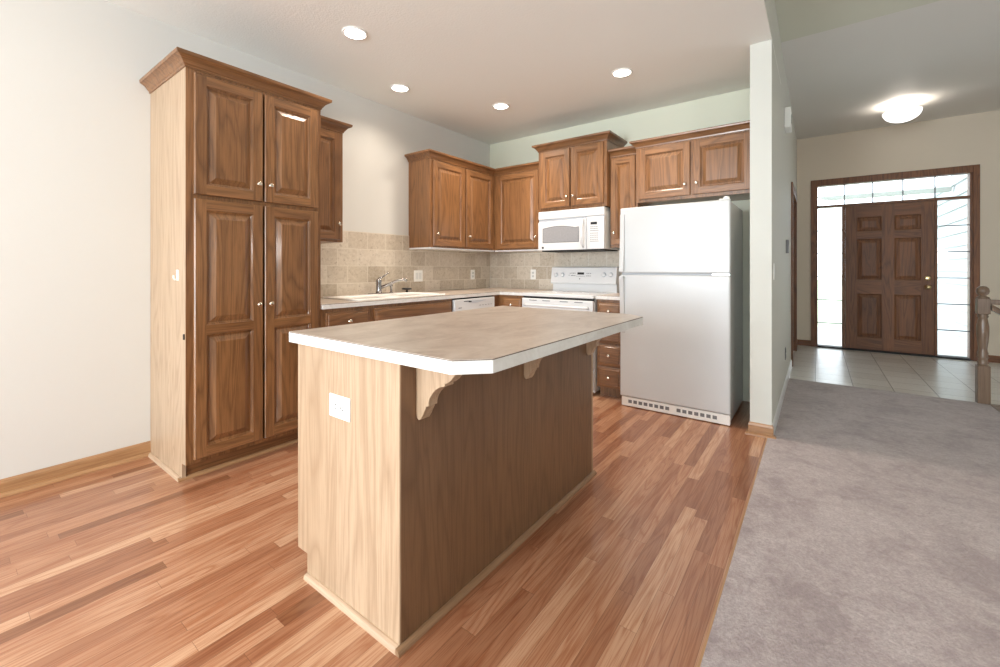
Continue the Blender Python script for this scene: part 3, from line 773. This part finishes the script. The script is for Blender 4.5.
# ------------------------------------------------------------------ stove
rg = thing('electric_range', 'white freestanding electric stove with tall control back between the base cabinets', 'stove', (-2.0, 3.9, 0))
RX0, RX1 = -2.380, -1.613
m = MB(); m.box(RX0, RX1, 3.60, 4.20, 0.03, 0.874); m.build('body', 'white', rg)
m = MB(); m.box(RX0, RX1, 3.565, 4.20, 0.876, 0.907, 0.006); m.build('cooktop', 'white', rg)
for (ex, ey, er) in ((-2.18, 3.72, 0.10), (-1.81, 3.72, 0.08), (-2.18, 3.98, 0.08), (-1.81, 3.98, 0.10)):
    m = MB(); m.lathe([(er, 0), (er, 0.0012), (er-0.006, 0.0014), (er-0.006, 0.0002)], (ex, ey, 0.9065), (0, 0, 1), 28); m.build('burner_ring', 'grey_light', rg)
m = MB(); m.box(RX0+0.002, RX1-0.002, 3.585, 3.60, 0.845, 0.876); m.build('vent_gap', 'dark', rg)
m = MB(); m.box(RX0+0.002, RX1-0.002, 3.562, 3.599, 0.235, 0.856, 0.006); od = m.build('oven_door', 'white', rg)
m = MB(); m.tube([(RX0+0.05, 3.562, 0.788), (RX0+0.05, 3.53, 0.793), (RX0+0.09, 3.522, 0.793), (RX1-0.09, 3.522, 0.793), (RX1-0.05, 3.53, 0.793), (RX1-0.05, 3.562, 0.788)], 0.012, 10); m.build('handle', 'white', od)
for x in (-2.29, -2.14, -1.95, -1.80):
    m = MB(); m.box(x, x+0.085, 3.5605, 3.563, 0.835, 0.841); m.build('vent_slot', 'grey_print', od)
m = MB(); m.box(-2.20, -1.79, 3.560, 3.563, 0.42, 0.68); m.build('oven_window', 'mesh_glass', od)
m = MB(); m.box(RX0+0.002, RX1-0.002, 3.565, 3.599, 0.05, 0.225, 0.005); m.build('storage_drawer', 'white', rg)
# back guard: lower riser and tilted control panel
m = MB(); m.box(RX0+0.042, RX1+0.004, 4.115, 4.20, 0.900, 1.02, 0.003); m.build('riser', 'white', rg)
GX0, GX1 = RX0+0.035, RX1+0.010
m = MB(); m.prism([(4.085, 0.985), (4.20, 0.985), (4.20, 1.166), (4.125, 1.166), (4.105, 1.158), (4.077, 1.00)], 'x', GX0, GX1); cp = m.build('control_panel', 'white', rg, bevel=0.004)
def gp(x, z, n): # point on tilted panel face
    t = (z-1.02)/0.14; return (x, 4.08+0.025*t-n, z)
nrm = Vector((0, -0.14, 0.025)).normalized()
for x, z in ((-2.285, 1.080), (-2.205, 1.080), (-1.735, 1.085), (-1.662, 1.085)):
    m = MB(); m.lathe([(0.026, 0), (0.026, 0.002), (0.023, 0.003)], gp(x, z, 0.0), nrm, 24); d = m.build('dial_ring', 'grey_light', cp)
    m = MB(); m.lathe([(0.020, 0.002), (0.019, 0.018), (0.016, 0.021), (0, 0.021)], gp(x, z, 0.0), nrm, 20); m.box(x-0.003, x+0.003, gp(x, z, 0)[1]-0.026, gp(x, z, 0)[1]-0.014, z-0.012, z+0.020); m.build('knob', 'white', cp)
m = MB(); m.prism([(gp(0, 1.085, 0.002)[1], 1.085), (gp(0, 1.108, 0.002)[1], 1.108), (gp(0, 1.108, -0.004)[1], 1.108), (gp(0, 1.085, -0.004)[1], 1.085)], 'x', -2.03, -1.955); m.build('display', 'black', cp)
m = MB()
def mk(x, z, w, h): y = gp(0, z, 0)[1]; m.box(x, x+w, y-0.002, y+0.002, z, z+h)
for k in range(4): mk(-2.13+k*0.012 if k < 2 else -2.115+k*0.012, 1.075+0.02*(k % 2), 0.009, 0.006)
for k in range(3):
    for j in range(2): mk(-1.925+k*0.018, 1.068+j*0.026, 0.010, 0.007)
for k in range(3):
    for j in range(2): mk(-2.10+k*0.018, 1.070+j*0.026, 0.010, 0.007)
for k in range(7): mk(-2.045+k*0.016, 1.066, 0.009, 0.004)
m.build('buttons', 'grey_print', cp)
m = MB(); m.lathe([(0.006, 0), (0.006, 0.003), (0, 0.003)], gp(-2.0, 1.04, 0), nrm, 14); m.build('badge', 'grey_print', cp)

# ------------------------------------------------------------------ microwave
mw = thing('microwave', 'white over-the-range microwave with grey window under the raised oak cabinet', 'microwave', (-1.99, 4.0, 1.345))
WX0, WX1, WY = -2.346, -1.618, 3.845
m = MB(); m.box(WX0, WX1, WY, YB-0.012, 1.352, 1.752, 0.004); m.build('case', 'offwhite', mw)
m = MB(); m.box(WX0+0.02, WX1-0.02, WY+0.02, YB-0.03, 1.340, 1.352); m.build('underside', 'dark', mw)
m = MB(); m.box(WX0, WX1, WY-0.022, WY, 1.672, 1.752, 0.005)
for k in range(4): m.box(WX0+0.03, WX1-0.05, WY-0.0235, WY-0.021, 1.688+k*0.014, 1.690+k*0.014, mi=1)
m.build('vent_grille', ['white', 'grey_light'], mw)
DXR = -1.805
m = MB()   # door with a gently bowed top edge
n = 12
top = [(WX0+(DXR-WX0)*k/n, 1.655-0.028*(1-k/n)**1.6*0.5) for k in range(n+1)]
m.prism([(WX0, 1.350)] + [(DXR, 1.350)] + top[::-1], 'y', WY-0.026, WY-0.001); md = m.build('door', 'white', mw, bevel=0.004)
m = MB(); m.box(WX0, WX1, WY-0.006, WY-0.0012, 1.63, 1.672); m.build('panel_gap', 'grey_light', mw)
a0, a1 = -2.285, -1.885
topw = [(a0+(a1-a0)*k/n, 1.560+0.030*math.sin(PI*(0.1+0.9*k/n)) if k < n else 1.572) for k in range(n+1)]
m = MB(); m.prism([(a0, 1.432), (a1, 1.432)] + topw[::-1], 'y', WY-0.0275, WY-0.0262); m.build('window', 'mesh_glass', md)
m = MB()
fr_ = [(a0-0.006, 1.426), (a1+0.006, 1.426)] + [(x+(0.006 if k == 0 else -0.006 if k == n else 0), z_+0.006) for k, (x, z_) in enumerate(topw[::-1])]
m.prism(fr_, 'y', WY-0.0266, WY-0.0255); m.build('window_border', 'grey_print', md)
m = MB(); m.tube([(-1.832, WY-0.026, 1.375), (-1.832, WY-0.055, 1.40), (-1.832, WY-0.062, 1.50), (-1.832, WY-0.055, 1.61), (-1.832, WY-0.026, 1.645)], [0.011, 0.013, 0.014, 0.013, 0.011], 12); m.build('handle', 'white', md)
m = MB(); m.box(-2.300, -2.278, WY-0.0280, WY-0.0258, 1.368, 1.388); o = m.build('badge', 'black', md); o['label'] = 'small black square badge'
m = MB(); m.box(DXR+0.004, WX1, WY-0.024, WY-0.001, 1.352, 1.665, 0.004); cp = m.build('control_panel', 'white', mw)
m = MB(); m.box(-1.755, -1.690, WY-0.0265, WY-0.0235, 1.588, 1.612); m.build('display', 'black', cp)
m = MB()
for r in range(2):
    for k in range(4): m.box(-1.757+k*0.020, -1.745+k*0.020, WY-0.0255, WY-0.0235, 1.545+r*0.018, 1.551+r*0.018)
m.box(-1.762, -1.672, WY-0.0255, WY-0.0235, 1.527, 1.531)
for r in range(4):
    for k in range(4): m.box(-1.757+k*0.021, -1.747+k*0.021, WY-0.0255, WY-0.0235, 1.440+r*0.020, 1.447+r*0.020)
m.box(-1.762, -1.672, WY-0.0255, WY-0.0235, 1.424, 1.428)
m.build('buttons', 'grey_print', cp)

# ------------------------------------------------------------------ refrigerator
rf = thing('refrigerator', 'large white top-freezer refrigerator standing beside the partition wall', 'refrigerator', (-0.93, 3.85, 0))
QX0, QX1, QY = -1.332, -0.508, 3.476
m = MB(); m.box(QX0+0.006, QX1-0.006, QY+0.075, 4.16, 0.02, 1.645, 0.004); m.build('case', 'fridge', rf)
def fdoor(z0, z1, name):
    m = MB(); m.box(QX0, QX1, QY, QY+0.068, z0, z1, 0.012); return m.build(name, 'fridge', rf)
d1 = fdoor(1.112, 1.655, 'freezer_door'); d2_ = fdoor(0.085, 1.100, 'door')
m = MB(); m.box(QX0+0.012, QX1-0.012, QY+0.068, QY+0.078, 0.09, 1.64); m.build('gasket', 'grey_print', rf)
m = MB(); m.box(QX0+0.01, QX1-0.01, QY+0.02, QY+0.07, 1.1, 1.112); m.build('door_gap', 'grey_light', rf)
def fhandle(z0, z1, flip, parent):
    m = MB(); n = 10; fr_, bk = [], []
    for k in range(n+1):
        t = k/n; z = z0+(z1-z0)*t; s = t if flip else 1-t
        fr_.append((z, QY-0.012-0.026*(s**2)*1.0)); 
    for i in range(n):
        (za, ya), (zb, yb) = fr_[i], fr_[i+1]
        m.prism([(ya, za), (QY+0.002, za), (QY+0.002, zb), (yb, zb)], 'x', QX0+0.006, QX0+0.040)
    bmesh.ops.remove_doubles(m.bm, verts=m.bm.verts[:], dist=1e-5)
    return m.build('handle', 'fridge', parent)
fhandle(1.125, 1.60, False, d1); fhandle(0.62, 1.085, True, d2_)
m = MB(); m.box(QX1-0.075, QX1-0.006, QY+0.006, QY+0.075, 1.655, 1.664, 0.003); m.lathe([(0.022, 0), (0.021, 0.014), (0.014, 0.019), (0, 0.02)], (QX1-0.03, QY+0.04, 1.663), (0, 0, 1), 16); m.build('top_hinge', 'plastic', rf)
m = MB(); m.box(QX1-0.12, QX1-0.004, QY+0.004, QY+0.07, 1.101, 1.111); m.build('middle_hinge', 'chrome', rf)
m = MB(); m.box(QX0+0.016, QX0+0.042, QY-0.002, QY+0.001, 0.617, 0.623); o = m.build('badge', 'grey_print', d2_); o['label'] = 'small grey badge'
m = MB(); m.box(QX0+0.01, QX1-0.004, QY+0.012, QY+0.06, 0.006, 0.080, 0.003); gr = m.build('base_grille', 'plastic', rf)
m = MB()
for k in range(16):
    if k in (8,): continue
    x = QX0+0.068+k*0.0425
    m = MB(); m.box(x, x+0.029, QY+0.010, QY+0.014, 0.034, 0.060); m.build('vent_slot', 'grey_box', gr)

# ------------------------------------------------------------------ island
IX0, IX1, IY0, IY1 = -1.602, -1.012, 0.852, 2.232
isl = thing('kitchen_island', 'kitchen island with pale oak veneer panels in the middle of the floor', 'island', (-1.3, 1.55, 0))
TKX = -1.535
m = MB(); m.prism([(IX0, 0.085), (TKX, 0.085), (TKX, 0.0), (IX1, 0), (IX1, 0.873), (IX0, 0.873)], 'y', IY0, IY0+0.006)
o = m.build('end_panel', 'veneer', isl); o['label'] = 'near end panel with toe notch'
m = MB(); m.prism([(IX0, 0.085), (TKX, 0.085), (TKX, 0.0), (IX1, 0), (IX1, 0.873), (IX0, 0.873)], 'y', IY1-0.018, IY1); m.build('end_panel', 'veneer', isl)
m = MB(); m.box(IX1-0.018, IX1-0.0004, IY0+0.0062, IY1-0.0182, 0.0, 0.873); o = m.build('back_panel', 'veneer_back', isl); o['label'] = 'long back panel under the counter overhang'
m = MB(); m.box(IX0+0.002, IX1-0.019, IY0+0.0185, IY1-0.0185, 0.086, 0.872); m.build('carcass', 'oak_z', isl)
m = MB(); m.box(TKX, TKX+0.012, IY0+0.018, IY1-0.018, 0, 0.086); m.build('toe_kick', 'oak_y', isl)
m = MB(); m.sweep([(TKX+0.005, IY0), (IX1+0.002, IY0)], SHOE, 0); m.build('base_shoe', 'shoe_x', isl)
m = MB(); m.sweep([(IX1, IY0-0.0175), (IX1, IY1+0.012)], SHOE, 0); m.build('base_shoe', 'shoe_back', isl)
FI = None
class FaceNX:
    def __call__(s, u, v, n): return (IX0+0.002-n, u, v)
    def normal(s): return (-1, 0, 0)
    def grain(s): return 'y'
FI = FaceNX()
for a, b, kk in ((0.88, 1.32, 1.28), (1.335, 1.775, 1.375), (1.79, 2.22, 2.18)):
    drawer(FI, a, 0.70, b, 0.850, isl); door(FI, a, 0.11, b, 0.68, isl, (kk, 0.63))
# corbels under the overhang
def corbel(y):
    # outline in (x, z): scroll profile
    x0, zt_ = IX1, 0.8725
    pts = [(0, 0), (0, -0.174), (0.003, -0.186), (0.011, -0.193), (0.020, -0.190), (0.029, -0.178), (0.037, -0.162), (0.043, -0.152), (0.045, -0.144), (0.055, -0.142),
           (0.056, -0.130), (0.062, -0.114), (0.074, -0.098), (0.090, -0.084), (0.106, -0.075), (0.124, -0.070), (0.124, -0.062), (0.136, -0.058), (0.150, -0.048), (0.162, -0.034), (0.170, -0.018), (0.172, 0)]
    out = [(x0+p[0], zt_+p[1]) for p in pts]
    m = MB(); m.prism(out, 'y', y-0.02, y+0.02); return m.build('corbel', 'veneer', isl, bevel=0.002)
for y in (0.937, 1.548, 2.165): corbel(y)
counter('island_countertop', [(-1.620, 0.826), (-0.775, 0.826), (-0.697, 0.905), (-0.697, 2.125), (-0.790, 2.200), (-1.620, 2.200)], 0.913, 0.0395,
        'beige laminate island top with clipped corners and pale grey edge', 'countertop')
def outlet_parts(P, t, horiz=False):
    """P(u, v, n) face map centred on the plate; duplex receptacle"""
    def bx(u0, u1, v0, v1, n0, n1, mb):
        a = P(u0, v0, n0); b = P(u1, v1, n1); mb.box(a[0], b[0], a[1], b[1], a[2], b[2])
    W_, H_ = (0.0605, 0.0395) if horiz else (0.036, 0.058)
    m = MB(); bx(-W_, W_, -H_, H_, 0, 0.005, m); pl = m.build('cover_plate', 'plastic', t, bevel=0.002)
    for s in (-1, 1):
        m = MB(); a = (s*0.020, 0) if horiz else (0, s*0.020)
        bx(a[0]-0.016, a[0]+0.016, a[1]-0.014, a[1]+0.014, 0.004, 0.0065, m); r = m.build('receptacle', 'offwhite', t)
        m = MB()
        if horiz:
            bx(a[0]-0.004, a[0]+0.005, a[1]+0.0045, a[1]+0.0075, 0.006, 0.0072, m); bx(a[0]-0.004, a[0]+0.006, a[1]-0.0075, a[1]-0.0045, 0.006, 0.0072, m); bx(a[0]-0.011, a[0]-0.006, a[1]-0.0025, a[1]+0.0025, 0.006, 0.0072, m)
        else:
            bx(a[0]-0.0075, a[0]-0.0045, a[1]-0.003, a[1]+0.006, 0.006, 0.0072, m); bx(a[0]+0.0045, a[0]+0.0075, a[1]-0.003, a[1]+0.007, 0.006, 0.0072, m); bx(a[0]-0.0025, a[0]+0.0025, a[1]-0.011, a[1]-0.006, 0.006, 0.0072, m)
        m.build('slot', 'black', r)
def fmap(kind, c):
    c = Vector(c)
    if kind == '-y': return lambda u, v, n: (c.x+u, c.y-n, c.z+v)
    return lambda u, v, n: (c.x+n, c.y+u, c.z+v)
def outlet(kind, c, label, horiz=False):
    t = thing('electrical_outlet', label, 'outlet', c, 'white electrical outlets'); outlet_parts(fmap(kind, c), t, horiz); return t
outlet('-y', (-1.320, IY0-0.0002, 0.676), 'white sideways outlet on the near end of the island', True)
outlet('+x', (XL+0.0102, 3.89, 1.075), 'white outlet on the left tile backsplash near the corner')
outlet('-y', (-2.665, YB-0.0102, 1.078), 'white outlet on the back tile backsplash, left of the stove')
def plate_switch(kind, c, gangs, label, rocker=True):
    t = thing('light_switch', label, 'switch', c, 'white wall switches'); P = fmap(kind, c)
    def bx(u0, u1, v0, v1, n0, n1, mb):
        a = P(u0, v0, n0); b = P(u1, v1, n1); mb.box(a[0], b[0], a[1], b[1], a[2], b[2])
    w = 0.036 + 0.023*(gangs-1)
    m = MB(); bx(-w, w, -0.058, 0.058, 0, 0.005, m); m.build('cover_plate', 'plastic', t, bevel=0.002)
    for g in range(gangs):
        u = (g-(gangs-1)/2)*0.046
        m = MB(); bx(u-0.0165, u+0.0165, -0.033, 0.033, 0.0045, 0.008, m); m.build('rocker', 'offwhite', t)
plate_switch('+x', (XL+0.0102, 3.025, 1.072), 2, 'white double switch plate on the tile to the right of the sink')
plate_switch('+x', (PX1+0.0002, 3.56, 1.13), 1, 'white switch on the hall side of the partition near its end')
t = thing('thermostat', 'grey thermostat on the hall wall near the brown doorway', 'thermostat', (PX1, 5.04, 1.30))
m = MB(); m.box(PX1, PX1+0.022, 5.00, 5.09, 1.30, 1.43, 0.003); m.build('housing', 'grey_box', t)
m = MB(); m.box(PX1+0.021, PX1+0.023, 5.015, 5.075, 1.375, 1.415); m.build('display', 'black', t)
t = thing('electrical_outlet', 'dark grey outlet low on the hall wall below the thermostat', 'outlet', (PX1, 4.9, 0.28))
m = MB(); m.box(PX1, PX1+0.006, 4.865, 4.935, 0.28, 0.395, 0.002); m.build('cover_plate', 'grey_box', t)
m = MB(); m.box(PX1+0.005, PX1+0.008, 4.883, 4.917, 0.295, 0.33); m.box(PX1+0.005, PX1+0.008, 4.883, 4.917, 0.345, 0.38); m.build('receptacle', 'black', t)
t = thing('door_chime', 'white boxy door chime with dark vent high on the hall wall', 'chime', (PX1, 4.90, 2.47))
m = MB(); m.box(PX1, PX1+0.05, 4.80, 5.02, 2.47, 2.66, 0.006); m.build('housing', 'plastic', t)
m = MB(); 
for k in range(3): m.box(PX1+0.049, PX1+0.0515, 4.89+k*0.022, 4.905+k*0.022, 2.53, 2.61)
m.build('vent', 'black', t)
mw.location.z -= 0.015

# ------------------------------------------------------------------ recessed ceiling lights
proto = None
LAB = ['lit recessed ceiling light nearest the pantry, largest of the four', 'lit recessed ceiling light close to the left wall above the sink',
       'lit recessed ceiling light nearest the kitchen corner', 'lit recessed ceiling light in front of the refrigerator cabinets']
for i, (x, y) in enumerate([(-2.452, 1.689), (-2.890, 2.437), (-2.435, 3.287), (-1.247, 3.297)]):
    if proto is None:
        proto = thing('ceiling_light', LAB[0], 'light', (x, y, H), 'recessed kitchen ceiling lights')
        m = MB(); m.lathe([(0.082, 0.0), (0.080, -0.007), (0.068, -0.008), (0.066, 0.0)], (x, y, H), (0, 0, 1), 32); m.build('trim_ring', 'plastic', proto)
        m = MB(); m.lathe([(0.0665, -0.001), (0.0665, -0.004), (0.04, -0.0055), (0, -0.006)], (x, y, H), (0, 0, 1), 32); m.build('lamp', 'can_glow', proto)
        t = proto
    else:
        t = copy_tree(proto); t['label'] = LAB[i]
        t.location = (x, y, H)
    d = bpy.data.lights.new('downlight_beam', 'SPOT'); d.energy = (20, 22, 74, 48)[i]; d.color = (1, 0.86, 0.72); d.spot_size = math.radians(150); d.spot_blend = 0.9; d.shadow_soft_size = 0.12
    lo = bpy.data.objects.new('downlight_beam', d); COL.objects.link(lo); lo.location = (x, y, H-0.03)

# entry ceiling light
ex, ey = 0.79, 6.80
el = thing('ceiling_light', 'lit white glass bowl light hanging from the entry ceiling', 'light', (ex, ey, HE))
m = MB(); m.lathe([(0.07, 0), (0.068, -0.02), (0.05, -0.028), (0.014, -0.03), (0.012, -0.075), (0, -0.076)], (ex, ey, HE), (0, 0, 1), 24); m.build('canopy', 'nickel', el)
m = MB()
for k in range(3):
    a = k*2*PI/3+0.4
    m.tube([(ex+0.01*math.cos(a), ey+0.01*math.sin(a), HE-0.06), (ex+0.16*math.cos(a), ey+0.16*math.sin(a), HE-0.095)], 0.003, 8)
m.build('arms', 'nickel', el)
m = MB(); R = 0.172
prof = [(R*math.sin(math.radians(a)), -0.095-0.12*math.cos(math.radians(a))) for a in range(0, 91, 9)]
prof += [(r-0.006 if r > 0.006 else 0, z+0.006) for r, z in prof[::-1]]
m.lathe(prof, (ex, ey, HE), (0, 0, 1), 36); m.build('glass_bowl', 'bowl_glow', el)
d = bpy.data.lights.new('bowl_light', 'POINT'); d.energy = 3; d.color = (1, 0.88, 0.76); d.shadow_soft_size = 0.08
lo = bpy.data.objects.new('bowl_light', d); COL.objects.link(lo); lo.location = (ex, ey, HE-0.13)

# ------------------------------------------------------------------ newel post and railings
nx, ny = 1.128, 5.37
nw = thing('newel_post', 'turned oak newel post with ball cap at the top of the stairs', 'newel post', (nx, ny, 0))
m = MB(); m.box(nx-0.038, nx+0.038, ny-0.038, ny+0.038, 0, 0.325, 0.003); m.box(nx-0.038, nx+0.038, ny-0.038, ny+0.038, 0.765, 0.895, 0.003)
m.lathe([(0.037, 0.324), (0.030, 0.338), (0.037, 0.352), (0.028, 0.365), (0.028, 0.38), (0.036, 0.395), (0.028, 0.41), (0.034, 0.43), (0.028, 0.445), (0.027, 0.47), (0.034, 0.54), (0.038, 0.61), (0.037, 0.66), (0.030, 0.71), (0.027, 0.728), (0.036, 0.742), (0.029, 0.754), (0.037, 0.766)], (nx, ny, 0), (0, 0, 1), 24)
m.build('post', 'newel', nw)
m = MB(); m.lathe([(0.040, 0.895), (0.040, 0.905), (0.022, 0.915), (0.022, 0.922), (0.036, 0.936), (0.041, 0.958), (0.036, 0.982), (0.020, 0.998), (0, 1.002)], (nx, ny, 0), (0, 0, 1), 24); m.build('ball_cap', 'newel', nw)
hr = thing('handrail', 'oak handrail sloping down from the newel post with the stairs', 'railing', (nx+0.05, ny-0.1, 0.8))
m = MB(); m.prism([(-0.03, 0), (0.03, 0), (0.032, 0.03), (0.02, 0.05), (-0.02, 0.05), (-0.032, 0.03)], 'x', 0, 0.01)
for v in m.bm.verts:
    t_ = v.co.x/0.01; v.co = Vector((nx+0.039+1.6*t_, ny-0.034+v.co.y, 0.80-1.17*t_+v.co.z))
m.build('rail', 'newel', hr)
gr_ = thing('guard_rail', 'level oak guard rail behind the newel along the tile edge', 'railing', (nx+0.05, ny, 0.85))
m = MB(); m.box(nx+0.039, XR, ny+0.0, ny+0.045, 0.845, 0.885, 0.004); m.build('rail', 'newel', gr_)
for k in range(2, 10):
    x = nx+0.30*k
    m = MB(); m.lathe([(0.016, 0.012), (0.016, 0.15), (0.010, 0.17), (0.016, 0.4), (0.010, 0.7), (0.012, 0.847)], (x, ny+0.02, 0), (0, 0, 1), 10); m.build('baluster', 'newel', gr_)
